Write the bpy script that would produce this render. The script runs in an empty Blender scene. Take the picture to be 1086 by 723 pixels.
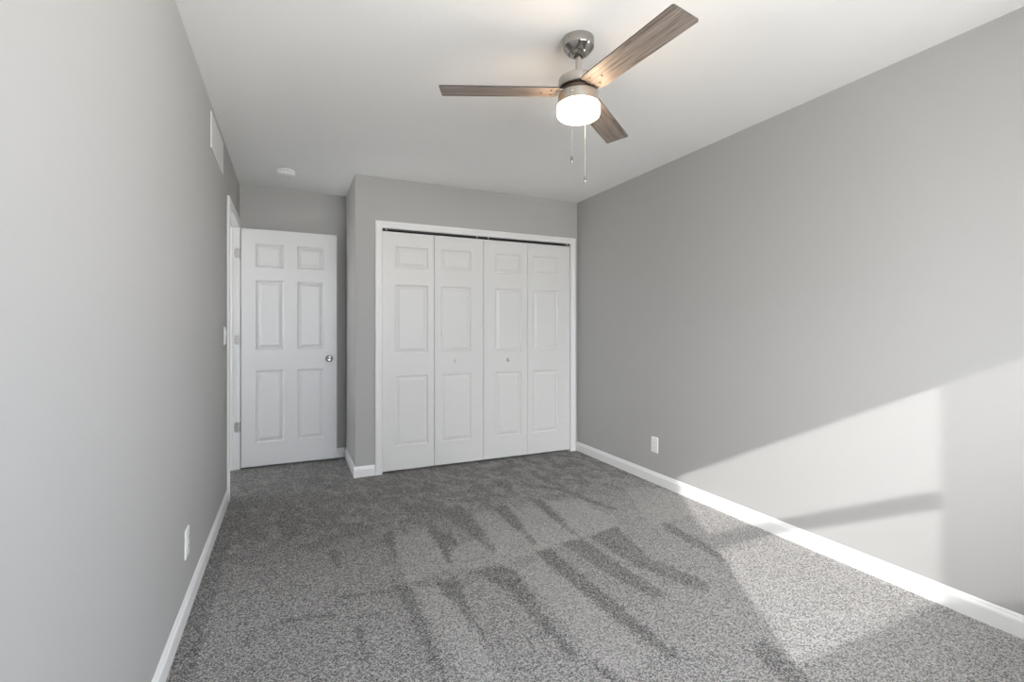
import bpy, bmesh, math, random
from mathutils import Vector, Matrix
random.seed(7)
SC = bpy.context.scene
COL = SC.collection

# ------------------------------------------------------------------ camera
XL, XR, YC, YB, XC, YF, H = -0.395, 2.576, 4.055, 4.760, 0.479, -0.90, 2.44
cam = bpy.data.objects.new('camera', bpy.data.cameras.new('camera'))
COL.objects.link(cam)
cam.location = (0, 0, 1.193)
cam.rotation_euler = (math.radians(90), 0, math.radians(-24.73))
cam.data.sensor_width = 36
cam.data.lens = 36 * 511.6 / 1086
cam.data.shift_y = -12.4 / 1086
cam.data.clip_start = 0.02
SC.camera = cam

# ------------------------------------------------------------------ exposure
SC.view_settings.view_transform = 'Standard'
SC.view_settings.look = 'None'
SC.view_settings.gamma = 1
SC.view_settings.use_curve_mapping = False
SC.view_settings.exposure = 0.38
SC.cycles.max_bounces = 12
SC.cycles.diffuse_bounces = 8
SC.cycles.transparent_max_bounces = 12
SC.cycles.sample_clamp_indirect = 6

# ------------------------------------------------------------------ sky and sun
SKY = 18.0
GROUND = 20.5
SUN = 3.9
GLOW = 34.0        # brighter hazy sky around the sun
w = bpy.data.worlds.new('sky'); SC.world = w; w.use_nodes = True
nt = w.node_tree; nt.nodes.clear()
o_ = nt.nodes.new('ShaderNodeOutputWorld'); bg = nt.nodes.new('ShaderNodeBackground')
tc = nt.nodes.new('ShaderNodeTexCoord'); sx = nt.nodes.new('ShaderNodeSeparateXYZ')
rp = nt.nodes.new('ShaderNodeValToRGB'); mr = nt.nodes.new('ShaderNodeMapRange')
mr.inputs[1].default_value = -1; mr.inputs[2].default_value = 1
nt.links.new(tc.outputs['Generated'], sx.inputs[0]); nt.links.new(sx.outputs[2], mr.inputs[0])
nt.links.new(mr.outputs[0], rp.inputs[0])
g = GROUND / SKY
rp.color_ramp.elements[0].position = 0.0; rp.color_ramp.elements[0].color = (g * 0.98, g * 0.985, g * 0.97, 1)
rp.color_ramp.elements[1].position = 1.0; rp.color_ramp.elements[1].color = (0.72, 0.84, 1.0, 1)
e = rp.color_ramp.elements.new(0.49); e.color = (g * 0.98, g * 0.985, g * 0.97, 1)
e = rp.color_ramp.elements.new(0.51); e.color = (0.91, 0.955, 1.02, 1)
nt.links.new(rp.outputs[0], bg.inputs[0]); bg.inputs[1].default_value = SKY
nrm = nt.nodes.new('ShaderNodeVectorMath'); nrm.operation = 'NORMALIZE'; nt.links.new(tc.outputs['Generated'], nrm.inputs[0])
dp = nt.nodes.new('ShaderNodeVectorMath'); dp.operation = 'DOT_PRODUCT'; nt.links.new(nrm.outputs[0], dp.inputs[0])
dp.inputs[1].default_value = Vector((-1, -1.645, 0.87)).normalized()
m0 = nt.nodes.new('ShaderNodeMath'); m0.operation = 'MAXIMUM'; m0.inputs[1].default_value = 0; nt.links.new(dp.outputs['Value'], m0.inputs[0])
m1 = nt.nodes.new('ShaderNodeMath'); m1.operation = 'POWER'; m1.inputs[1].default_value = 14; nt.links.new(m0.outputs[0], m1.inputs[0])
up = nt.nodes.new('ShaderNodeMath'); up.operation = 'GREATER_THAN'; up.inputs[1].default_value = 0; nt.links.new(sx.outputs[2], up.inputs[0])
m2 = nt.nodes.new('ShaderNodeMath'); m2.operation = 'MULTIPLY'; nt.links.new(m1.outputs[0], m2.inputs[0]); nt.links.new(up.outputs[0], m2.inputs[1])
m3 = nt.nodes.new('ShaderNodeMath'); m3.operation = 'MULTIPLY'; m3.inputs[1].default_value = GLOW; nt.links.new(m2.outputs[0], m3.inputs[0])
bg2 = nt.nodes.new('ShaderNodeBackground'); bg2.inputs[0].default_value = (1, 0.99, 0.98, 1); nt.links.new(m3.outputs[0], bg2.inputs[1])
ad = nt.nodes.new('ShaderNodeAddShader'); nt.links.new(bg.outputs[0], ad.inputs[0]); nt.links.new(bg2.outputs[0], ad.inputs[1])
nt.links.new(ad.outputs[0], o_.inputs[0])

sun = bpy.data.objects.new('sun', bpy.data.lights.new('sun', 'SUN'))
COL.objects.link(sun)
sun.data.energy = SUN; sun.data.angle = math.radians(0.6); sun.data.color = (1.0, 0.985, 0.965)
sun.rotation_euler = Vector((1, 1.645, -0.87)).to_track_quat('-Z', 'Y').to_euler()
sun.location = (-3, -5, 5)

def portal(name, loc, size, direction):
    l = bpy.data.lights.new(name, 'AREA'); l.shape = 'RECTANGLE'
    l.size, l.size_y = size
    l.cycles.is_portal = True
    o = bpy.data.objects.new(name, l); COL.objects.link(o)
    o.location = loc
    o.rotation_euler = Vector(direction).to_track_quat('-Z', 'Z').to_euler()
portal('window_portal', (1.30, -0.965, 1.58), (1.92, 0.98), (0, 1, 0))
portal('hall_window_portal', (-1.76, 4.28, 1.40), (0.34, 0.62), (1, 0, 0))
portal('added_window_portal', (XR + 0.07, 0.235, 1.50), (0.75, 1.08), (-1, 0, 0))  # portal for the added right-wall window

# ------------------------------------------------------------------ materials
def mat(name, color, rough=0.5, metal=0.0, spec=0.5):
    m = bpy.data.materials.new(name); m.use_nodes = True
    b = m.node_tree.nodes['Principled BSDF']
    b.inputs['Base Color'].default_value = (*color, 1)
    b.inputs['Roughness'].default_value = rough
    b.inputs['Metallic'].default_value = metal
    b.inputs['Specular IOR Level'].default_value = spec
    return m, m.node_tree, b

def add_bump(nt, b, scale, strength, dist=0.001, detail=2.0, vec=(1, 1, 1)):
    tc = nt.nodes.new('ShaderNodeTexCoord'); mp = nt.nodes.new('ShaderNodeMapping')
    mp.inputs['Scale'].default_value = vec
    n = nt.nodes.new('ShaderNodeTexNoise'); n.inputs['Scale'].default_value = scale; n.inputs['Detail'].default_value = detail
    bp = nt.nodes.new('ShaderNodeBump'); bp.inputs['Strength'].default_value = strength; bp.inputs['Distance'].default_value = dist
    nt.links.new(tc.outputs['Object'], mp.inputs[0]); nt.links.new(mp.outputs[0], n.inputs['Vector'])
    nt.links.new(n.outputs['Fac'], bp.inputs['Height']); nt.links.new(bp.outputs[0], b.inputs['Normal'])
    return n

def paint(name, color, rough, scale, strength, vary=0.015, spec=0.5, dist=0.001):
    m, nt, b = mat(name, color, rough, 0, spec)
    n = add_bump(nt, b, scale, strength, dist)
    big = nt.nodes.new('ShaderNodeTexNoise'); big.inputs['Scale'].default_value = 2.5
    mx = nt.nodes.new('ShaderNodeMix'); mx.data_type = 'RGBA'
    mx.inputs[6].default_value = (*[c * (1 - vary) for c in color], 1)
    mx.inputs[7].default_value = (*[min(1, c * (1 + vary)) for c in color], 1)
    nt.links.new(big.outputs['Fac'], mx.inputs[0]); nt.links.new(mx.outputs[2], b.inputs['Base Color'])
    return m

M = {}
M['wall'] = paint('grey_wall_paint', (0.418, 0.413, 0.404), 0.55, 260, 0.12, 0.012, 0.35)
M['ceiling'] = paint('white_ceiling_paint', (0.92, 0.915, 0.903), 0.8, 120, 0.35, 0.01, 0.2, 0.002)
M['trim'] = paint('white_trim_paint', (0.78, 0.778, 0.77), 0.35, 40, 0.03, 0.006)
M['door'] = paint('white_door_paint', (0.69, 0.69, 0.69), 0.38, 55, 0.05, 0.006)
M['closet_door'] = paint('white_closet_door_paint', (0.70, 0.697, 0.682), 0.42, 55, 0.05, 0.006)
M['plastic'] = paint('white_plastic', (0.82, 0.82, 0.80), 0.3, 30, 0.01, 0.004)
M['vent'] = paint('off_white_vent_enamel', (0.66, 0.66, 0.64), 0.45, 30, 0.02, 0.004)
M['dark'] = paint('dark_slot', (0.02, 0.02, 0.02), 0.6, 30, 0.02, 0.01)
M['track'] = paint('dark_track_shadowed_steel', (0.03, 0.03, 0.03), 0.5, 30, 0.02, 0.01)

def metal(name, color, rough, aniso_scale=None):
    m, nt, b = mat(name, color, rough, 1.0)
    n = add_bump(nt, b, 60, 0.08, 0.0006, 3, (1, 1, aniso_scale or 1))
    r = nt.nodes.new('ShaderNodeMapRange'); r.inputs[3].default_value = rough * 0.85; r.inputs[4].default_value = rough * 1.2
    nt.links.new(n.outputs['Fac'], r.inputs[0]); nt.links.new(r.outputs[0], b.inputs['Roughness'])
    return m
M['nickel'] = metal('brushed_nickel', (0.50, 0.475, 0.44), 0.32, 30)
M['knob_metal'] = metal('satin_nickel_knob', (0.27, 0.265, 0.255), 0.22)
M['polished'] = metal('polished_nickel', (0.42, 0.405, 0.38), 0.12)
M['dark_metal'] = metal('dark_bronze_metal', (0.16, 0.12, 0.09), 0.4)
M['hinge'] = metal('satin_nickel_hinge', (0.50, 0.49, 0.47), 0.38)

# weathered wood of the fan blades: grain runs along the blade (local x)
m, nt, b = mat('weathered_wood', (0.3, 0.25, 0.2), 0.5)
tc = nt.nodes.new('ShaderNodeTexCoord'); mp = nt.nodes.new('ShaderNodeMapping'); mp.inputs['Scale'].default_value = (1.6, 34, 34)
n1 = nt.nodes.new('ShaderNodeTexNoise'); n1.inputs['Scale'].default_value = 3.0; n1.inputs['Detail'].default_value = 6; n1.inputs['Distortion'].default_value = 0.9
rp = nt.nodes.new('ShaderNodeValToRGB')
rp.color_ramp.elements[0].position = 0.33; rp.color_ramp.elements[0].color = (0.12, 0.094, 0.078, 1)
rp.color_ramp.elements[1].position = 0.70; rp.color_ramp.elements[1].color = (0.40, 0.345, 0.305, 1)
e = rp.color_ramp.elements.new(0.5); e.color = (0.26, 0.212, 0.182, 1)
nt.links.new(tc.outputs['Object'], mp.inputs[0]); nt.links.new(mp.outputs[0], n1.inputs['Vector'])
nt.links.new(n1.outputs['Fac'], rp.inputs[0]); nt.links.new(rp.outputs[0], b.inputs['Base Color'])
bp = nt.nodes.new('ShaderNodeBump'); bp.inputs['Strength'].default_value = 0.2; bp.inputs['Distance'].default_value = 0.001
nt.links.new(n1.outputs['Fac'], bp.inputs['Height']); nt.links.new(bp.outputs[0], b.inputs['Normal'])
M['wood'] = m
M['blade_edge'] = paint('dark_blade_edge_band', (0.06, 0.05, 0.045), 0.5, 60, 0.05, 0.05)

# lit frosted glass of the fan light
m, nt, b = mat('lit_frosted_glass', (0.95, 0.93, 0.9), 0.35)
tc = nt.nodes.new('ShaderNodeTexCoord'); n1 = nt.nodes.new('ShaderNodeTexNoise'); n1.inputs['Scale'].default_value = 6
mx = nt.nodes.new('ShaderNodeMix'); mx.data_type = 'RGBA'
mx.inputs[6].default_value = (1.0, 0.72, 0.46, 1); mx.inputs[7].default_value = (1.0, 0.77, 0.52, 1)
nt.links.new(tc.outputs['Object'], n1.inputs['Vector']); nt.links.new(n1.outputs['Fac'], mx.inputs[0])
nt.links.new(mx.outputs[2], b.inputs['Emission Color']); b.inputs['Emission Strength'].default_value = 26.0
M['lamp_glass'] = m

# window glass: thin, clear, a little reflective
m = bpy.data.materials.new('window_glass'); m.use_nodes = True; nt = m.node_tree; nt.nodes.clear()
o_ = nt.nodes.new('ShaderNodeOutputMaterial'); t = nt.nodes.new('ShaderNodeBsdfTransparent'); gl = nt.nodes.new('ShaderNodeBsdfGlossy')
gl.inputs['Roughness'].default_value = 0.02; fr = nt.nodes.new('ShaderNodeFresnel'); fr.inputs[0].default_value = 1.35
mx = nt.nodes.new('ShaderNodeMixShader'); nt.links.new(fr.outputs[0], mx.inputs[0]); nt.links.new(t.outputs[0], mx.inputs[1])
nt.links.new(gl.outputs[0], mx.inputs[2]); nt.links.new(mx.outputs[0], o_.inputs[0]); M['glass'] = m

# insect screen: lets part of the light through
m = bpy.data.materials.new('insect_screen'); m.use_nodes = True; nt = m.node_tree; nt.nodes.clear()
o_ = nt.nodes.new('ShaderNodeOutputMaterial'); t = nt.nodes.new('ShaderNodeBsdfTransparent'); d = nt.nodes.new('ShaderNodeBsdfDiffuse')
d.inputs[0].default_value = (0.35, 0.35, 0.35, 1); mx = nt.nodes.new('ShaderNodeMixShader'); mx.inputs[0].default_value = 0.34
nt.links.new(t.outputs[0], mx.inputs[1]); nt.links.new(d.outputs[0], mx.inputs[2]); nt.links.new(mx.outputs[0], o_.inputs[0]); M['screen'] = m

# carpet: speckled twist pile; the 'pile_lay_shade' attribute holds vacuum-laid pile plus painted light and shade
m, nt, b = mat('speckled_grey_carpet', (0.2, 0.2, 0.2), 0.95, 0, 0.1)
L = nt.links.new
def math_node(op, a, bb=None, c=None):
    n = nt.nodes.new('ShaderNodeMath'); n.operation = op
    for i, v in enumerate((a, bb, c)):
        if v is None: continue
        if isinstance(v, (int, float)): n.inputs[i].default_value = v
        else: L(v, n.inputs[i])
    return n.outputs[0]
tc = nt.nodes.new('ShaderNodeTexCoord')
def noise(scale, detail=2, rough=0.5, dist=0.0):
    n = nt.nodes.new('ShaderNodeTexNoise'); n.inputs['Scale'].default_value = scale; n.inputs['Detail'].default_value = detail
    n.inputs['Roughness'].default_value = rough; n.inputs['Distortion'].default_value = dist
    L(tc.outputs['Object'], n.inputs['Vector']); return n.outputs['Fac']
vo = nt.nodes.new('ShaderNodeTexVoronoi'); vo.inputs['Scale'].default_value = 230; L(tc.outputs['Object'], vo.inputs['Vector'])
sv = nt.nodes.new('ShaderNodeSeparateColor'); L(vo.outputs['Color'], sv.inputs[0])
fine = noise(260, 3, 0.75); mid = noise(110, 3, 0.75); patch = noise(11, 4, 0.6, 0.6); big = noise(1.7, 2, 0.5)
at = nt.nodes.new('ShaderNodeAttribute'); at.attribute_name = 'pile_lay_shade'
lay_shade = at.outputs['Fac']
s = math_node('MULTIPLY_ADD', sv.outputs[0], 0.36, math_node('MULTIPLY', fine, 0.9))
s = math_node('MULTIPLY_ADD', mid, 0.42, s)
s = math_node('SUBTRACT', s, 0.85)           # about zero-centred speckle
s = math_node('MULTIPLY', s, 5.8)
v = math_node('MULTIPLY_ADD', math_node('SUBTRACT', patch, 0.5), 0.38, math_node('MULTIPLY', math_node('SUBTRACT', big, 0.5), 0.15))
v = math_node('ADD', v, math_node('SUBTRACT', lay_shade, 0.5))
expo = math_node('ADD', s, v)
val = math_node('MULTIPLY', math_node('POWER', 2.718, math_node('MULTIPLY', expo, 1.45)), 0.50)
val = math_node('MINIMUM', val, 0.86)
cc = nt.nodes.new('ShaderNodeCombineColor')
L(math_node('MULTIPLY', val, 1.0), cc.inputs[0]); L(math_node('MULTIPLY', val, 0.957), cc.inputs[1]); L(math_node('MULTIPLY', val, 0.925), cc.inputs[2])
L(cc.outputs[0], b.inputs['Base Color'])
bp = nt.nodes.new('ShaderNodeBump'); bp.inputs['Strength'].default_value = 0.9; bp.inputs['Distance'].default_value = 0.007
L(s, bp.inputs['Height']); L(bp.outputs[0], b.inputs['Normal'])
b.inputs['Sheen Weight'].default_value = 0.25; b.inputs['Sheen Roughness'].default_value = 0.6
M['carpet'] = m

# ------------------------------------------------------------------ helpers
def link(name, bm, m, parent=None, smooth=False, loc=None, bevel=None, mats=None):
    me = bpy.data.meshes.new(name)
    bmesh.ops.recalc_face_normals(bm, faces=bm.faces[:])
    if smooth:
        for f in bm.faces: f.smooth = True
    bm.to_mesh(me); bm.free()
    for mm in (mats or [m]): me.materials.append(mm)
    o = bpy.data.objects.new(name, me); COL.objects.link(o)
    if smooth:
        me.set_sharp_from_angle(angle=math.radians(35))
    if parent: o.parent = parent
    if loc: o.location = loc
    if bevel:
        bv = o.modifiers.new('bevel', 'BEVEL'); bv.width = bevel; bv.segments = 2; bv.limit_method = 'ANGLE'
    return o

def empty(name, loc, rz=0):
    o = bpy.data.objects.new(name, None); COL.objects.link(o); o.location = loc; o.rotation_euler = (0, 0, rz)
    o.empty_display_size = 0.05
    return o

def thing(o, label, cat, group=None):
    o['label'] = label; o['category'] = cat
    if group: o['group'] = group
    return o
def structure(o, label=None, cat=None):
    o['kind'] = 'structure'
    if label: o['label'] = label
    if cat: o['category'] = cat
    return o

def box(bm, x0, x1, y0, y1, z0, z1):
    v = [bm.verts.new((x, y, z)) for x in (x0, x1) for y in (y0, y1) for z in (z0, z1)]
    for q in ((0, 1, 3, 2), (4, 6, 7, 5), (0, 4, 5, 1), (2, 3, 7, 6), (0, 2, 6, 4), (1, 5, 7, 3)):
        bm.faces.new([v[i] for i in q])

def boxes(*bs):
    bm = bmesh.new()
    for q in bs: box(bm, *q)
    return bm

def lathe(bm, prof, seg=48, mtx=None):
    """prof: (radius, height) list around local z"""
    mtx = mtx or Matrix()
    rings = []
    for r, z in prof:
        if r < 1e-6: rings.append([bm.verts.new(mtx @ Vector((0, 0, z)))])
        else: rings.append([bm.verts.new(mtx @ Vector((r * math.cos(2 * math.pi * i / seg), r * math.sin(2 * math.pi * i / seg), z))) for i in range(seg)])
    for a, b_ in zip(rings, rings[1:]):
        for i in range(seg):
            j = (i + 1) % seg
            if len(a) == 1 and len(b_) == 1: continue
            if len(a) == 1: bm.faces.new((a[0], b_[i], b_[j]))
            elif len(b_) == 1: bm.faces.new((a[i], b_[0], a[j]))
            else: bm.faces.new((a[i], b_[i], b_[j], a[j]))
    return bm

def prism(bm, prof, a, b_, out):
    """extrude profile (d outward, z up) from a to b"""
    a = Vector(a); b_ = Vector(b_); out = Vector(out)
    A = [bm.verts.new(a + out * d + Vector((0, 0, z))) for d, z in prof]
    B = [bm.verts.new(b_ + out * d + Vector((0, 0, z))) for d, z in prof]
    n = len(prof)
    for i in range(n):
        j = (i + 1) % n
        bm.faces.new((A[i], A[j], B[j], B[i]))
    bm.faces.new(A); bm.faces.new(B[::-1])

def casing_frame(bm, p0, p1, zt, wdt, prof, horiz, out, z0=0.0):
    """mitred door casing, three sides; prof: (across 0..1, thickness). p0,p1 = inner edges along horiz"""
    o0 = Vector(p0); hz = Vector(horiz); out = Vector(out); length = p1
    def corner(side, k):   # inner->outer by fraction k
        e = k * wdt
        if side == 0: return (-e, None)
        return (length + e, None)
    rows = []
    for k, t in prof:
        e = k * wdt
        pts = [(-e, z0), (-e, zt + e), (length + e, zt + e), (length + e, z0)]
        rows.append([bm.verts.new(o0 + hz * h + out * t + Vector((0, 0, z))) for h, z in pts])
    n = len(rows)
    for i in range(n):
        a, b_ = rows[i], rows[(i + 1) % n]
        for s in range(3): bm.faces.new((a[s], a[s + 1], b_[s + 1], b_[s]))
    bm.faces.new([r[0] for r in rows]); bm.faces.new([r[3] for r in rows][::-1])

CASING = [(0, 0), (0, 0.009), (0.08, 0.012), (0.45, 0.013), (0.6, 0.016), (0.9, 0.017), (1.0, 0.014), (1.0, 0)]
BASE = [(0, 0), (0.013, 0), (0.013, 0.060), (0.011, 0.068), (0.008, 0.072), (0.006, 0.080), (0.003, 0.086), (0, 0.087)]

def panel_leaf(bm, w_, h_, t, panels, depth=0.008, both=True):
    """door leaf in local coords: x 0..w, z 0..h, front face at y=0 facing -y, back at y=t, with raised panels"""
    xs = sorted({0, w_, *[p[0] for p in panels], *[p[1] for p in panels]})
    zs = sorted({0, h_, *[p[2] for p in panels], *[p[3] for p in panels]})
    loops = [(0, 0), (0.005, 0.62), (0.012, 1.0), (0.017, 1.0), (0.038, 0.2), (0.042, 0.12)]
    for side in ((0, 1) if both else (0,)):
        y0 = 0 if side == 0 else t; sg = 1 if side == 0 else -1
        for i in range(len(xs) - 1):
            for k in range(len(zs) - 1):
                x0, x1, z0, z1 = xs[i], xs[i + 1], zs[k], zs[k + 1]
                hit = any(p[0] <= x0 + 1e-6 and p[1] >= x1 - 1e-6 and p[2] <= z0 + 1e-6 and p[3] >= z1 - 1e-6 for p in panels)
                if not hit: bm.faces.new([bm.verts.new((a, y0, c)) for a, c in ((x0, z0), (x1, z0), (x1, z1), (x0, z1))])
        for (x0, x1, z0, z1) in panels:
            prev = None
            for off, dd in loops:
                ring = [bm.verts.new((a, y0 + sg * dd * depth, c)) for a, c in
                        ((x0 + off, z0 + off), (x1 - off, z0 + off), (x1 - off, z1 - off), (x0 + off, z1 - off))]
                if prev:
                    for q in range(4): bm.faces.new((prev[q], prev[(q + 1) % 4], ring[(q + 1) % 4], ring[q]))
                prev = ring
            bm.faces.new(prev)
    if not both: bm.faces.new([bm.verts.new(c) for c in ((0, t, 0), (w_, t, 0), (w_, t, h_), (0, t, h_))])
    for a in (0, w_): bm.faces.new([bm.verts.new(c) for c in ((a, 0, 0), (a, t, 0), (a, t, h_), (a, 0, h_))])
    for c in (0, h_): bm.faces.new([bm.verts.new(q) for q in ((0, 0, c), (w_, 0, c), (w_, t, c), (0, t, c))])
    bmesh.ops.remove_doubles(bm, verts=bm.verts[:], dist=1e-5)

# ------------------------------------------------------------------ floor with vacuum marks, painted light and shade
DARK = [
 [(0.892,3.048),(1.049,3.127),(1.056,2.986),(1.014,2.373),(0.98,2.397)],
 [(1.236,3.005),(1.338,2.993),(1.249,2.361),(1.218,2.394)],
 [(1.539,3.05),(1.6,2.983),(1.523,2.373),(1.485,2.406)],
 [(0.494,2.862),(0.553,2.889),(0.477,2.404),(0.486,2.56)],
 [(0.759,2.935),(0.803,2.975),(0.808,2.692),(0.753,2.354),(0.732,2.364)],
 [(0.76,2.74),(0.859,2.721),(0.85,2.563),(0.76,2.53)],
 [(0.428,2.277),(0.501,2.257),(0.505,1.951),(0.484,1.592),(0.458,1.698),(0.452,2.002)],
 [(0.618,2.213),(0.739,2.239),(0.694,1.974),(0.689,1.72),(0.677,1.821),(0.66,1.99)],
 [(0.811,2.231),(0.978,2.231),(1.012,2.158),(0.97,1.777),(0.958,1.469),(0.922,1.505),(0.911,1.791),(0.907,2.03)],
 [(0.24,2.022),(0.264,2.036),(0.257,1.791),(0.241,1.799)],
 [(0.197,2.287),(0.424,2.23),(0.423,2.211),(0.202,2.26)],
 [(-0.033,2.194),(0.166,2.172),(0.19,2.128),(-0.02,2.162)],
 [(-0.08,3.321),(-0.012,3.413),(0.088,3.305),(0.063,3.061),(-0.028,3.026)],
 [(-0.40,3.93),(-0.06,3.92),(0.05,3.80),(-0.012,3.615),(-0.40,3.70)],  # doorway jamb's cast shadow, painted into the carpet
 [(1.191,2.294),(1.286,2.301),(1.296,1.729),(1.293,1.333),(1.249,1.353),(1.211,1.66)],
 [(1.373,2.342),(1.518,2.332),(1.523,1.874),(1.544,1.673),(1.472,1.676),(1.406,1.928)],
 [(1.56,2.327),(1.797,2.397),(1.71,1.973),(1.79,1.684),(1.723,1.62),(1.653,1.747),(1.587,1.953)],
 [(-0.40,3.6),(-0.30,3.5),(-0.31,2.2),(-0.30,1.0),(-0.40,0.9)],  # darker strip along the left baseboard
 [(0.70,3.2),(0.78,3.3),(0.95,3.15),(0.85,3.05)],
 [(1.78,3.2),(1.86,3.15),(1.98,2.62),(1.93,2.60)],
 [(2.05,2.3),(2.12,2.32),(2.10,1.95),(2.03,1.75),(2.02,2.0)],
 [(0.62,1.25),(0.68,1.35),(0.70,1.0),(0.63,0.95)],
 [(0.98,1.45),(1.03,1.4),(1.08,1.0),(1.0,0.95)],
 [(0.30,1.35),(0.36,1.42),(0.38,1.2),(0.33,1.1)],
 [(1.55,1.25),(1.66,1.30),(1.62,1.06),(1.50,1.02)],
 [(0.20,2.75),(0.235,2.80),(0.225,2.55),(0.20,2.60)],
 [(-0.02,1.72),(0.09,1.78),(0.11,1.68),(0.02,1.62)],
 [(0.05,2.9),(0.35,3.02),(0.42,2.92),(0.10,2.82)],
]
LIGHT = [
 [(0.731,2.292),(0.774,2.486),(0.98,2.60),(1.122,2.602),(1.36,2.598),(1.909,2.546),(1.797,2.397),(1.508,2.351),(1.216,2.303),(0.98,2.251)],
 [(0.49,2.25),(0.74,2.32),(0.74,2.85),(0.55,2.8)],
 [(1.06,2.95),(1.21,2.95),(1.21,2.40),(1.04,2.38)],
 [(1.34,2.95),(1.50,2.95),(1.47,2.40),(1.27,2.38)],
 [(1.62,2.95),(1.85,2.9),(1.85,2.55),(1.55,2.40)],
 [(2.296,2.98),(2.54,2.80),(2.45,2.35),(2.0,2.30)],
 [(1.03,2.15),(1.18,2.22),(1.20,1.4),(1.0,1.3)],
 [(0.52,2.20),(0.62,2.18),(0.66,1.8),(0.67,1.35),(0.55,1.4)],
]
def seg_dist(px, py, poly):
    inside = False; d = 9; n = len(poly)
    for i in range(n):
        x1, y1 = poly[i]; x2, y2 = poly[(i + 1) % n]
        if (y1 > py) != (y2 > py) and px < (x2 - x1) * (py - y1) / (y2 - y1) + x1: inside = not inside
        dx, dy = x2 - x1, y2 - y1
        t = max(0, min(1, ((px - x1) * dx + (py - y1) * dy) / (dx * dx + dy * dy + 1e-12)))
        d = min(d, math.hypot(px - x1 - t * dx, py - y1 - t * dy))
    return -d if inside else d

def make_floor():
    from mathutils import noise as mn
    x0, x1, y0, y1 = XL - 0.12, XR, YF, YB
    nx, ny = 320, 600
    bbs = [(p, k, min(q[0] for q in p) - .06, max(q[0] for q in p) + .06, min(q[1] for q in p) - .06, max(q[1] for q in p) + .06)
           for k, ps in ((-0.60, DARK), (0.34, LIGHT)) for p in ps]
    verts = []; vals = []
    for j in range(ny + 1):
        y = y0 + (y1 - y0) * (j / ny) ** 1.0
        for i in range(nx + 1):
            x = x0 + (x1 - x0) * i / nx
            verts.append((x, y, 0))
            jx = x + 0.013 * mn.noise(Vector((x * 30, y * 30, 0))); jy = y + 0.014 * mn.noise(Vector((x * 30, y * 30, 9)))
            v_ = 0.5
            sm = lambda a, b_, q: (lambda t: t * t * (3 - 2 * t))(max(0, min(1, (q - a) / (b_ - a))))
            v_ += 0.24 * sm(0.5, 2.0, x) - 0.09 * (1 - sm(0.2, 0.9, x))  # side-to-side light painted in: brighter right, dimmer left
            v_ -= 0.44 * sm(2.4, 3.5, y + 0.1 * mn.noise(Vector((x * 3, y * 3, 5))))  # dimmer light at the far end, painted into the carpet colour
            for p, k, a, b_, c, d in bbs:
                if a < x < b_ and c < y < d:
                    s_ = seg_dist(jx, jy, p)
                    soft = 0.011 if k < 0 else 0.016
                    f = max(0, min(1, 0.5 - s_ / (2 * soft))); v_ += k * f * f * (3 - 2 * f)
            # footprints and scuffed pile towards the closet
            if y > 2.7:
                q = mn.fractal(Vector((x * 11.0 + y * 3, y * 6.0 - x * 2, 3)), 0.6, 2.1, 5)
                v_ += 0.30 * max(-1, min(1, q * 3.0)) * min(1, (y - 2.7) / 0.5)
            vals.append(max(0.0, min(1, v_)))
    faces = [(j * (nx + 1) + i, j * (nx + 1) + i + 1, (j + 1) * (nx + 1) + i + 1, (j + 1) * (nx + 1) + i) for j in range(ny) for i in range(nx)]
    # a shallow slab: skirt and underside
    base = len(verts)
    verts += [(x0, y0, -0.1), (x1, y0, -0.1), (x1, y1, -0.1), (x0, y1, -0.1)]; vals += [0.5] * 4
    c = [0, nx, ny * (nx + 1) + nx, ny * (nx + 1)]
    faces.append((base, base + 3, base + 2, base + 1))
    faces.append([base, base + 1] + [i for i in range(nx, -1, -1)])
    faces.append([base + 2, base + 3] + [ny * (nx + 1) + i for i in range(nx + 1)])
    faces.append([base + 1, base + 2] + [j * (nx + 1) + nx for j in range(ny, -1, -1)])
    faces.append([base + 3, base] + [j * (nx + 1) for j in range(ny + 1)])
    me = bpy.data.meshes.new('floor'); me.from_pydata(verts, [], faces)
    at = me.attributes.new('pile_lay_shade', 'FLOAT', 'POINT'); at.data.foreach_set('value', vals)
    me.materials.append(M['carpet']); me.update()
    o = bpy.data.objects.new('floor', me); COL.objects.link(o)
    return structure(o, 'speckled grey carpet with vacuum marks and painted light and shade')
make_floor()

# ------------------------------------------------------------------ room shell
T = 0.12
# door opening in the left wall, rough
DY0, DY1, DZ = 3.905, 4.712, 2.072
structure(link('wall_left', boxes((XL - T, XL, YF - T, DY0, -0.1, H + 0.1), (XL - T, XL, DY1, YB + T, -0.1, H + 0.1), (XL - T, XL, DY0, DY1, DZ, H + 0.1)), M['wall']))
RY0, RY1, RZ0, RZ1 = -0.15, 0.62, 0.95, 2.05  # opening for an added, unseen window that brightens the left wall
structure(link('wall_right', boxes((XR, XR + T, YF - T, RY0, -0.1, H + 0.1), (XR, XR + T, RY1, YB + T, -0.1, H + 0.1),
                                   (XR, XR + T, RY0, RY1, -0.1, RZ0), (XR, XR + T, RY0, RY1, RZ1, H + 0.1)), M['wall']))
structure(link('wall_back', boxes((XL, XR, YB, YB + T, -0.1, H + 0.1)), M['wall']))
# closet front wall with the closet opening
CX0, CX1, CZ = 0.690, 2.494, 2.028
structure(link('wall_closet', boxes((XC, CX0 - 0.012, YC, YC + T, 0, H), (CX1 + 0.012, XR, YC, YC + T, 0, H), (CX0 - 0.012, CX1 + 0.012, YC, YC + T, CZ + 0.012, H)), M['wall']))
structure(link('wall_closet_side', boxes((XC, XC + T, YC + T, YB, 0, H)), M['wall']))
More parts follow.
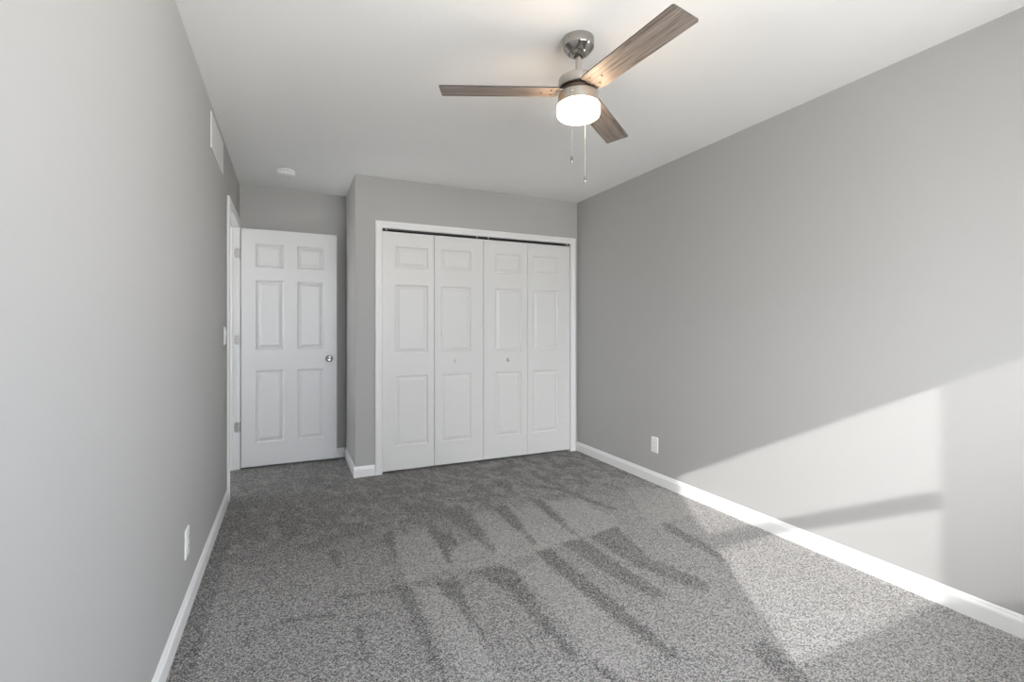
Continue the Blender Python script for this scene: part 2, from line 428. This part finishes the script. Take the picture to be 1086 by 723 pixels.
# wall behind the camera with the window opening
WX0, WX1, WZ0, WZ1 = 0.349, 2.25, 1.10, 2.06
FR = 0.05
structure(link('wall_front', boxes((XL, WX0 - FR, YF - T, YF, -0.1, H + 0.1), (WX1 + FR, XR, YF - T, YF, -0.1, H + 0.1),
                                   (WX0 - FR, WX1 + FR, YF - T, YF, -0.1, WZ0 - FR), (WX0 - FR, WX1 + FR, YF - T, YF, WZ1 + FR, H + 0.1)), M['wall']))
structure(link('ceiling', boxes((XL, XR, YF, YB, H, H + 0.1)), M['ceiling']))

# hallway beyond the open door
HX, HY0, HY1 = -1.70, 3.0, 5.4
structure(link('floor_hallway', boxes((HX, XL - T, HY0, HY1, -0.1, 0)), M['carpet']))
structure(link('ceiling_hallway', boxes((HX, XL - T, HY0, HY1, H, H + 0.1)), M['ceiling']))
HWY0, HWY1, HWZ0, HWZ1 = 4.08, 4.44, 1.05, 1.70
structure(link('wall_hallway', boxes((HX - T, HX, HY0 - T, HWY0, -0.1, H + 0.1), (HX - T, HX, HWY1, HY1 + T, -0.1, H + 0.1),
                                     (HX - T, HX, HWY0, HWY1, -0.1, HWZ0), (HX - T, HX, HWY0, HWY1, HWZ1, H + 0.1),
                                     (HX, XL - T, HY0 - T, HY0, -0.1, H + 0.1), (HX, XL - T, HY1, HY1 + T, -0.1, H + 0.1)), M['wall']))

# ------------------------------------------------------------------ windows (behind the camera, in the hallway, one added on the right)
yw0, yw1 = -0.98, -0.94
win = structure(link('window_1', boxes((WX0 - FR, WX0, yw0, yw1, WZ0 - FR, WZ1 + FR), (WX1, WX1 + FR, yw0, yw1, WZ0 - FR, WZ1 + FR),
                (WX0, WX1, yw0, yw1, WZ1, WZ1 + FR), (WX0, WX1, yw0, yw1, WZ0 - FR, WZ0), (WX0, 1.297, yw0 + 0.005, yw1, 1.522, 1.589)), M['trim']))
link('pane', boxes((WX0, WX1, -0.962, -0.958, WZ0, WZ1)), M['glass'], win)
link('insect_screen', boxes((1.297, WX1, -0.976, -0.975, WZ0, WZ1)), M['screen'], win)
bm = boxes((WX0 - FR - 0.03, WX1 + FR + 0.03, YF, YF + 0.03, WZ0 - FR - 0.02, WZ0 - FR))
link('window_sill', bm, M['trim'], win, bevel=0.003)
rw = structure(link('added_window_3', boxes((XR + 0.05, XR + 0.09, RY0, RY0 + 0.03, RZ0, RZ1), (XR + 0.05, XR + 0.09, RY1 - 0.03, RY1, RZ0, RZ1),  # unseen window, added to brighten the left wall
                (XR + 0.05, XR + 0.09, RY0 + 0.03, RY1 - 0.03, RZ0, RZ0 + 0.03), (XR + 0.05, XR + 0.09, RY0 + 0.03, RY1 - 0.03, RZ1 - 0.03, RZ1),
                (XR + 0.05, XR + 0.09, RY0 + 0.03, RY1 - 0.03, 1.48, 1.52)), M['trim']))
link('pane', boxes((XR + 0.068, XR + 0.072, RY0 + 0.03, RY1 - 0.03, RZ0 + 0.03, RZ1 - 0.03)), M['glass'], rw)
hw = structure(link('window_2', boxes((HX - 0.09, HX - 0.05, HWY0, HWY0 + 0.03, HWZ0, HWZ1), (HX - 0.09, HX - 0.05, HWY1 - 0.03, HWY1, HWZ0, HWZ1),
                (HX - 0.09, HX - 0.05, HWY0 + 0.03, HWY1 - 0.03, HWZ0, HWZ0 + 0.03), (HX - 0.09, HX - 0.05, HWY0 + 0.03, HWY1 - 0.03, HWZ1 - 0.03, HWZ1),
                (HX - 0.09, HX - 0.05, HWY0 + 0.03, HWY1 - 0.03, 1.43, 1.47)), M['trim']))
link('pane', boxes((HX - 0.072, HX - 0.068, HWY0 + 0.03, HWY1 - 0.03, HWZ0 + 0.03, HWZ1 - 0.03)), M['glass'], hw)

# ------------------------------------------------------------------ baseboards
def base(name, runs):
    bm = bmesh.new()
    for a, b_, o in runs: prism(bm, BASE, a, b_, o)
    return structure(link(name, bm, M['trim']), None)
base('baseboard_left', [((XL, YF, 0), (XL, 3.845, 0), (1, 0, 0))])
base('baseboard_right', [((XR, YF, 0), (XR, YC, 0), (-1, 0, 0))])
base('baseboard_front', [((XL + .013, YF, 0), (XR - .013, YF, 0), (0, 1, 0))])
base('baseboard_closet', [((XC - 0.013, YC, 0), (0.632, YC, 0), (0, -1, 0))])
base('baseboard_closet_side', [((XC, YC, 0), (XC, YB, 0), (-1, 0, 0))])
base('baseboard_back', [((XL, YB, 0), (XC - 0.013, YB, 0), (0, -1, 0))])

# ------------------------------------------------------------------ door frame (trim_1) and bedroom door (door_1)
JY0, JY1, JZ = 3.923, 4.695, 2.058
t1 = structure(empty('trim_1', (XL, 4.3, 0)), 'white casing and jamb around the bedroom doorway')
def under(o, parent):
    o.parent = parent; o.matrix_parent_inverse = parent.matrix_world.inverted(); return o
bpy.context.view_layer.update()
bm = bmesh.new()
rows_prof = CASING
casing_frame(bm, (XL, JY0 - 0.006, 0), (JY1 - JY0) + 0.012, JZ + 0.005, 0.058, rows_prof, (0, 1, 0), (1, 0, 0))
o = link('casing', bm, M['trim']); under(o, t1)
bm = boxes((XL - T, XL, DY0, JY0, 0, JZ), (XL - T, XL, JY1, DY1, 0, JZ), (XL - T, XL, DY0, DY1, JZ, DZ))
o = link('jamb', bm, M['trim']); under(o, t1)
bm = boxes((XL - 0.078, XL - 0.044, JY0, JY0 + 0.011, 0, JZ), (XL - 0.078, XL - 0.044, JY1 - 0.011, JY1, 0, JZ), (XL - 0.078, XL - 0.044, JY0 + 0.011, JY1 - 0.011, JZ - 0.011, JZ))
o = link('door_stop', bm, M['trim'], bevel=0.002); under(o, t1)

door = structure(empty('door_1', (-0.376, 4.680, 0.018)), 'white six-panel bedroom door standing open in front of the back wall', 'door')
W_, H_ = 0.766, 2.034
px = [(0.110, 0.330), (0.436, 0.656)]
pz = [(0.200, 0.820), (1.000, 1.598), (1.712, 1.912)]
bm = bmesh.new(); panel_leaf(bm, W_, H_, 0.035, [(a, b_, c, d) for a, b_ in px for c, d in pz], 0.012)
link('door_leaf', bm, M['door'], door)
# knob (front), knob (back), latch plate
def knob_bm(s):
    # axis -y (front) or +y
    mtx = Matrix.Rotation(math.radians(90 if s < 0 else -90), 4, 'X')
    return mtx
for s, y in ((-1, 0.0), (1, 0.035)):
    mtx = Matrix.Translation((0.700, y, 0.909)) @ knob_bm(s)
    bm = lathe(bmesh.new(), [(0, 0), (0.032, 0), (0.032, 0.003), (0.029, 0.007), (0.018, 0.009), (0.012, 0.012), (0.011, 0.018), (0.012, 0.024)], 40, mtx)
    k = link('rosette', bm, M['knob_metal'], door, True)
    bm = lathe(bmesh.new(), [(0.0115, 0.020), (0.014, 0.026), (0.022, 0.030), (0.0275, 0.037), (0.028, 0.043), (0.025, 0.049), (0.018, 0.052), (0.012, 0.051), (0.009, 0.0505), (0, 0.0505)], 40, mtx)
    k = link('door_knob', bm, M['knob_metal'], door, True)
bm = boxes((W_, W_ + 0.0015, 0.006, 0.029, 0.880, 0.938), (W_, W_ + 0.010, 0.012, 0.023, 0.902, 0.918))
link('latch', bm, M['nickel'], door)
# hinges: jamb leaf, knuckle, door leaf
for z in (1.795, 1.060, 0.318):
    bm = boxes((-0.052, -0.016, 0.0125, 0.0150, z - 0.018, z + 0.071))
    bmesh.ops.bevel(bm, geom=[e_ for e_ in bm.edges if abs(e_.verts[0].co.y - e_.verts[1].co.y) > 0.001], offset=0.008, segments=4, affect='EDGES')
    hg = link('hinge', bm, M['hinge'], door)
    bm = lathe(bmesh.new(), [(0, z - 0.020), (0.0055, z - 0.018), (0.0055, z + 0.071), (0, z + 0.073)], 16, Matrix.Translation((-0.009, 0.008, 0)))
    link('hinge_pin', bm, M['hinge'], hg, True)
    for dx, zz in ((-0.034, z), (-0.042, z + 0.026), (-0.034, z + 0.053)):
        bm = lathe(bmesh.new(), [(0, 0.0012), (0.0035, 0.0010), (0.0042, 0)], 12, Matrix.Translation((dx, 0.0125, zz)) @ Matrix.Rotation(math.radians(90), 4, 'X'))
        link('screw', bm, M['dark_metal'], hg, True)

# ------------------------------------------------------------------ closet: casing (trim_2), track (trim_3), two bifold doors
t2 = structure(empty('trim_2', (1.59, YC, 0)), 'white casing around the closet opening')
bpy.context.view_layer.update()
bm = bmesh.new()
casing_frame(bm, (CX0, YC, 0), CX1 - CX0, CZ, 0.056, CASING, (1, 0, 0), (0, -1, 0))
under(link('casing', bm, M['trim']), t2)
bm = boxes((CX0 - 0.012, CX0, YC, YC + T, 0, CZ), (CX1, CX1 + 0.012, YC, YC + T, 0, CZ), (CX0 - 0.012, CX1 + 0.012, YC, YC + T, CZ, CZ + 0.012))
under(link('jamb', bm, M['trim']), t2)
t3 = structure(link('trim_3', boxes((CX0, CX1, YC + 0.010, YC + 0.040, CZ - 0.012, CZ)), M['track']), 'dark steel bifold door track')
for x in (0.722, 1.520, 1.632, 2.458):
    link('track_bracket', boxes((x, x + 0.008, YC + 0.006, YC + 0.010, CZ - 0.018, CZ - 0.001)), M['plastic'], t3)

cz = [(0.196, 0.785), (0.975, 1.548), (1.690, 1.868)]
zb, hh = 0.018, 1.985
def leaf(parent, x0, x1, pa, pb):
    bm = bmesh.new()
    panel_leaf(bm, x1 - x0, hh, 0.030, [(pa - x0, pb - x0, c, d) for c, d in cz], 0.008, False)
    return link('door_leaf', bm, M['closet_door'], parent, loc=(x0 - parent.location.x, 0, 0))
g_ = 0.0018
yd = YC + 0.004
d2 = structure(empty('door_2', (1.14, yd, zb)), 'left pair of white bifold closet doors', 'door')
leaf(d2, CX0 + 0.003, 1.1315 - g_, 0.797, 1.078); leaf(d2, 1.1315 + g_, 1.586 - g_, 1.192, 1.468)
d3 = structure(empty('door_3', (2.04, yd, zb)), 'right pair of white bifold closet doors', 'door')
leaf(d3, 1.586 + g_, 2.033 - g_, 1.702, 1.968); leaf(d3, 2.033 + g_, CX1 - 0.004, 2.090, 2.362)
for par, x in ((d2, 1.320), (d3, 1.828)):
    mtx = Matrix.Translation((x - par.location.x, 0, 0.918 - zb)) @ Matrix.Rotation(math.radians(90), 4, 'X')
    bm = lathe(bmesh.new(), [(0, -0.001), (0.009, 0), (0.0075, 0.006), (0.009, 0.012), (0.015, 0.017), (0.0175, 0.023), (0.0155, 0.029), (0.009, 0.032), (0, 0.033)], 32, mtx)
    link('knob', bm, M['closet_door'], par, True)

# ------------------------------------------------------------------ ceiling fan
FX, FY = 1.128, 1.766
fan = thing(empty('ceiling_fan', (FX, FY, 2.205)), 'brushed nickel three-blade ceiling fan with weathered wood blades and lit drum light', 'ceiling fan')
def fl(prof): return [(r, z - 2.205) for r, z in prof]
bm = lathe(bmesh.new(), fl([(0, 2.4395), (0.0665, 2.4395), (0.067, 2.436), (0.067, 2.402), (0.0655, 2.399), (0.059, 2.392), (0.049, 2.380), (0.0435, 2.376), (0.039, 2.3765), (0.036, 2.371), (0.029, 2.367), (0.022, 2.3635), (0.018, 2.364), (0.016, 2.371), (0, 2.371)]), 64)
cn = link('canopy', bm, M['polished'], fan, True)
for a in (20, 200, 290, 110):
    bm = bmesh.new(); lathe(bm, [(0.0045, 0), (0.004, 0.0025), (0, 0.003)], 12, Matrix.Rotation(math.radians(a), 4, 'Z') @ Matrix.Translation((0.066, 0, 2.424 - 2.205)) @ Matrix.Rotation(math.radians(90), 4, 'Y'))
    link('screw', bm, M['polished'], cn, True)
bm = lathe(bmesh.new(), fl([(0.017, 2.366), (0.019, 2.370), (0.014, 2.378), (0, 2.380)]), 32)
link('hanger_ball', bm, M['dark_metal'], fan, True)
bm = lathe(bmesh.new(), fl([(0, 2.372), (0.0125, 2.372), (0.0125, 2.266), (0, 2.266)]), 32)
link('downrod', bm, M['nickel'], fan, True)
bm = lathe(bmesh.new(), fl([(0, 2.272), (0.020, 2.272), (0.022, 2.270), (0.079, 2.2685), (0.084, 2.266), (0.0855, 2.261), (0.0855, 2.232), (0.083, 2.228), (0.070, 2.226), (0, 2.226)]), 80)
link('motor_housing', bm, M['nickel'], fan, True)
bm = lathe(bmesh.new(), fl([(0, 2.226), (0.066, 2.226), (0.070, 2.222), (0.070, 2.206), (0.066, 2.202), (0, 2.202)]), 64)
link('flywheel', bm, M['dark_metal'], fan, True)
bm = lathe(bmesh.new(), fl([(0, 2.203), (0.070, 2.203), (0.084, 2.202), (0.0865, 2.199), (0.0865, 2.158), (0.084, 2.155), (0, 2.155)]), 80)
hs = link('light_housing', bm, M['nickel'], fan, True)
bm = lathe(bmesh.new(), fl([(0, 2.1565), (0.086, 2.1565), (0.0905, 2.153), (0.092, 2.146), (0.092, 2.122), (0.0895, 2.112), (0.083, 2.1055), (0.070, 2.102), (0.040, 2.0995), (0, 2.099)]), 80)
link('glass_shade', bm, M['lamp_glass'], fan, True)

def blade(angle, pitch=8.0):
    n0, n1, hw0, hw1, th = 0.088, 0.592, 0.0555, 0.0595, 0.006
    bm = bmesh.new()
    def arc(cx, cy, r, a0, a1, k=5): return [(cx + r * math.cos(math.radians(a0 + (a1 - a0) * i / k)), cy + r * math.sin(math.radians(a0 + (a1 - a0) * i / k))) for i in range(k + 1)]
    out = arc(n1 - .008, -hw1 + .008, .008, -90, 0) + arc(n1 - .008, hw1 - .008, .008, 0, 90) + arc(n0 + .012, hw0 - .012, .012, 90, 180) + arc(n0 + .012, -hw0 + .012, .012, 180, 270)
    top = [bm.verts.new((x, y, th / 2)) for x, y in out]; bot = [bm.verts.new((x, y, -th / 2)) for x, y in out]
    bm.faces.new(top); bm.faces.new(bot[::-1])
    for i in range(len(out)):
        j = (i + 1) % len(out); bm.faces.new((top[i], bot[i], bot[j], top[j])).material_index = 1
    o = link('blade', bm, M['wood'], fan, loc=(0, 0, 0.008), mats=[M['wood'], M['blade_edge']])
    # +y side of the blade (angle+90) hangs lower
    o.rotation_euler = (Matrix.Rotation(math.radians(angle), 4, 'Z') @ Matrix.Rotation(math.radians(-pitch), 4, 'X')).to_euler()
    # bracket arm on top of the blade, three screws below
    bm = bmesh.new()
    pr = [(0.060, 0.018), (0.095, 0.020), (0.120, 0.040), (0.165, 0.034), (0.185, 0.012)]
    ring = pr + [(a, -b_) for a, b_ in reversed(pr)]
    for z0, z1 in ((0.0032, 0.0062),):
        A = [bm.verts.new((a, b_, z1)) for a, b_ in ring]; B = [bm.verts.new((a, b_, z0)) for a, b_ in ring]
        bm.faces.new(A); bm.faces.new(B[::-1])
        for i in range(len(ring)):
            j = (i + 1) % len(ring); bm.faces.new((A[i], B[i], B[j], A[j]))
    link('blade_bracket', bm, M['nickel'], o)
    for a, b_ in ((0.118, 0.026), (0.118, -0.026), (0.160, 0.0)):
        bm = lathe(bmesh.new(), [(0.0055, 0), (0.005, -0.002), (0.003, -0.003), (0, -0.003)], 14, Matrix.Translation((a, b_, -th / 2)))
        link('screw', bm, M['dark_metal'], o, True)  # dark metal stands in for the shade on these screws
for a in (156.7, -86.9, 36.8): blade(a)

def chain(x, y, z0, z1, fob):
    bm = bmesh.new()
    lathe(bm, [(0, z0), (0.0005, z0), (0.0005, z1), (0, z1)], 8, Matrix.Translation((x - FX, y - FY, -2.205)))
    n = int((z0 - z1) / 0.0055)
    for i in range(n):
        zc = z0 - (i + .5) * (z0 - z1) / n
        lathe(bm, [(0, zc + .0016), (.0008, zc + .0008), (.0011, zc), (.0008, zc - .0008), (0, zc - .0016)], 8, Matrix.Translation((x - FX, y - FY, -2.205)))
    c = link('pull_chain', bm, M['polished'], fan, True)
    bm = lathe(bmesh.new(), [(0, z1), (.0022, z1 - .001), (.0022, z1 - .006), (.0048, z1 - .010), (.0054, z1 - .020), (.0042, z1 - fob + .004), (.0028, z1 - fob), (0, z1 - fob)], 20, Matrix.Translation((x - FX, y - FY, -2.205)))
    link('chain_fob', bm, M['knob_metal'], c, True)
    # small ferrule on the housing the chain leaves from
    d = Vector((x - FX, y - FY, 0)).normalized()
    bm = lathe(bmesh.new(), [(.0045, 0), (.0045, .004), (.0025, .010), (0, .010)], 14,
               Matrix.Translation(Vector((FX, FY, 0)) - Vector((FX, FY, 0)) + d * 0.086 + Vector((0, 0, z0 - 2.205 + .001))) @ d.to_track_quat('Z', 'Y').to_matrix().to_4x4())
    link('chain_ferrule', bm, M['nickel'], c, True)
chain(1.0545, 1.700, 2.180, 1.908, 0.032)
chain(1.203, 1.828, 2.180, 1.880, 0.030)

# ------------------------------------------------------------------ smoke detector
SX, SY = -0.029, 4.19
sd = thing(empty('smoke_detector', (SX, SY, H)), 'round white smoke detector on the ceiling near the open door', 'smoke detector')
bm = lathe(bmesh.new(), [(0, 0), (0.066, 0), (0.067, -0.003), (0.066, -0.011), (0.060, -0.012), (0, -0.012)], 56)
link('mounting_base', bm, M['plastic'], sd, True)
bm = lathe(bmesh.new(), [(0, -0.012), (0.058, -0.012), (0.058, -0.016), (0, -0.016)], 48)
link('vent_slot', bm, M['dark'], sd, True)
bm = lathe(bmesh.new(), [(0, -0.016), (0.065, -0.016), (0.066, -0.019), (0.064, -0.030), (0.056, -0.038), (0.045, -0.041), (0.014, -0.042), (0.012, -0.0405), (0, -0.0405)], 56)
link('cover', bm, M['plastic'], sd, True)
bm = bmesh.new()
for i in range(16):
    a = i / 16 * 360
    mtx = Matrix.Rotation(math.radians(a), 4, 'Z')
    bb = boxes((0.057, 0.0655, -0.004, 0.004, -0.017, -0.0115)); bb.transform(mtx)
    me = bpy.data.meshes.new('tmp'); bb.to_mesh(me); bb.free(); bm.from_mesh(me); bpy.data.meshes.remove(me)
link('vent_rib', bm, M['plastic'], sd)

# ------------------------------------------------------------------ return-air grille high on the left wall
VY0, VY1, VZ0, VZ1 = 3.09, 3.60, 2.190, 2.392
vt = thing(empty('air_vent', (XL, (VY0 + VY1) / 2, VZ0)), 'off-white rectangular air vent cover high on the left wall at the ceiling', 'vent')
hy = (VY1 - VY0) / 2; hv = VZ1 - VZ0
bm = bmesh.new()
f = 0.022
prev = None
for off, d in ((0, 0), (0.0, 0.003), (0.006, 0.007), (f, 0.007), (f, 0.003)):
    ring = [bm.verts.new((d, a, c)) for a, c in ((-hy + off, off), (hy - off, off), (hy - off, hv - off), (-hy + off, hv - off))]
    if prev:
        for q in range(4): bm.faces.new((prev[q], prev[(q + 1) % 4], ring[(q + 1) % 4], ring[q]))
    prev = ring
link('frame', bm, M['vent'], vt)
bm = bmesh.new()
n = 14
for i in range(n):
    z = f + (hv - 2 * f) * (i + .5) / n; p = (hv - 2 * f) / n * 0.56
    prism(bm, [(0.0005, z - p - 0.0), (0.0015, z - p), (0.0070, z + p), (0.0060, z + p)], (0, -hy + f, 0), (0, hy - f, 0), (1, 0, 0))
link('louvers', bm, M['vent'], vt)
for y in (-hy + 0.011, hy - 0.011):
    bm = lathe(bmesh.new(), [(0.004, 0), (0.003, 0.0015), (0, 0.002)], 12, Matrix.Translation((0.007, y, hv / 2)) @ Matrix.Rotation(math.radians(90), 4, 'Y'))
    link('screw', bm, M['vent'], vt, True)

# ------------------------------------------------------------------ outlets and switch
def plate_bm(wd, ht):
    bm = bmesh.new(); prev = None
    for off, d in ((0, 0), (0, 0.002), (0.002, 0.0045), (0.006, 0.0055)):
        ring = [bm.verts.new((a, -d, c)) for a, c in ((-wd / 2 + off, -ht / 2 + off), (wd / 2 - off, -ht / 2 + off), (wd / 2 - off, ht / 2 - off), (-wd / 2 + off, ht / 2 - off))]
        if prev:
            for q in range(4): bm.faces.new((prev[q], prev[(q + 1) % 4], ring[(q + 1) % 4], ring[q]))
        prev = ring
    bm.faces.new(prev)
    return bm
def outlet(x, y, z, rz, label, wd=0.075, ht=0.120):
    t = thing(empty('wall_outlet', (x, y, z), rz), label, 'outlet', 'wall outlets above the baseboards')
    link('cover_plate', plate_bm(wd, ht), M['plastic'], t)
    for s in (-1, 1):
        bm = bmesh.new()
        pts = [(0.0165 * math.cos(a), 0.0145 * math.sin(a)) for a in [i / 24 * 2 * math.pi for i in range(24)]]
        pts = [(max(-0.0165, min(0.0165, a * 1.15)), max(-0.0135, min(0.0135, b_))) for a, b_ in pts]
        A = [bm.verts.new((a, -0.0055, b_ + s * 0.0195)) for a, b_ in pts]; B = [bm.verts.new((a, -0.0075, b_ + s * 0.0195)) for a, b_ in pts]
        bm.faces.new(B)
        for i in range(24): j = (i + 1) % 24; bm.faces.new((A[i], A[j], B[j], B[i]))
        r = link('receptacle', bm, M['plastic'], t)
        bm = boxes((-0.0075, -0.0055, -0.0080, -0.0072, s * 0.0195 - 0.001, s * 0.0195 + 0.008), (0.0055, 0.0075, -0.0080, -0.0072, s * 0.0195 - 0.000, s * 0.0195 + 0.007),
                   (-0.002, 0.002, -0.0080, -0.0072, s * 0.0195 - 0.0095, s * 0.0195 - 0.0055))
        link('slot', bm, M['dark'], r)
    bm = lathe(bmesh.new(), [(0.003, 0), (0.0025, 0.0012), (0, 0.0014)], 12, Matrix.Translation((0, -0.0055, 0)) @ Matrix.Rotation(math.radians(90), 4, 'X'))
    link('screw', bm, M['plastic'], t, True)
outlet(XR, 2.940, 0.297, math.radians(-90), 'white wall outlet on the right wall, left of the sunlit patch')
outlet(XL, 2.415, 0.298, math.radians(90), 'white wall outlet low on the left wall above the baseboard')
sw = thing(empty('light_switch', (XL, 3.715, 1.150), math.radians(90)), 'white light switch on the left wall beside the doorway casing', 'light switch')
link('cover_plate', plate_bm(0.072, 0.118), M['plastic'], sw)
bm = bmesh.new()
box(bm, -0.0165, 0.0165, -0.0065, -0.0050, -0.033, 0.033)
prism(bm, [(0.006, -0.031), (0.0075, -0.031), (0.0085, 0.0), (0.0110, 0.031), (0.006, 0.031)], (-0.0145, 0, 0), (0.0145, 0, 0), (0, -1, 0))
link('rocker', bm, M['plastic'], sw)
for z in (-0.048, 0.048):
    bm = lathe(bmesh.new(), [(0.003, 0), (0.0025, 0.0012), (0, 0.0014)], 12, Matrix.Translation((0, -0.0055, z)) @ Matrix.Rotation(math.radians(90), 4, 'X'))
    link('screw', bm, M['plastic'], sw, True)
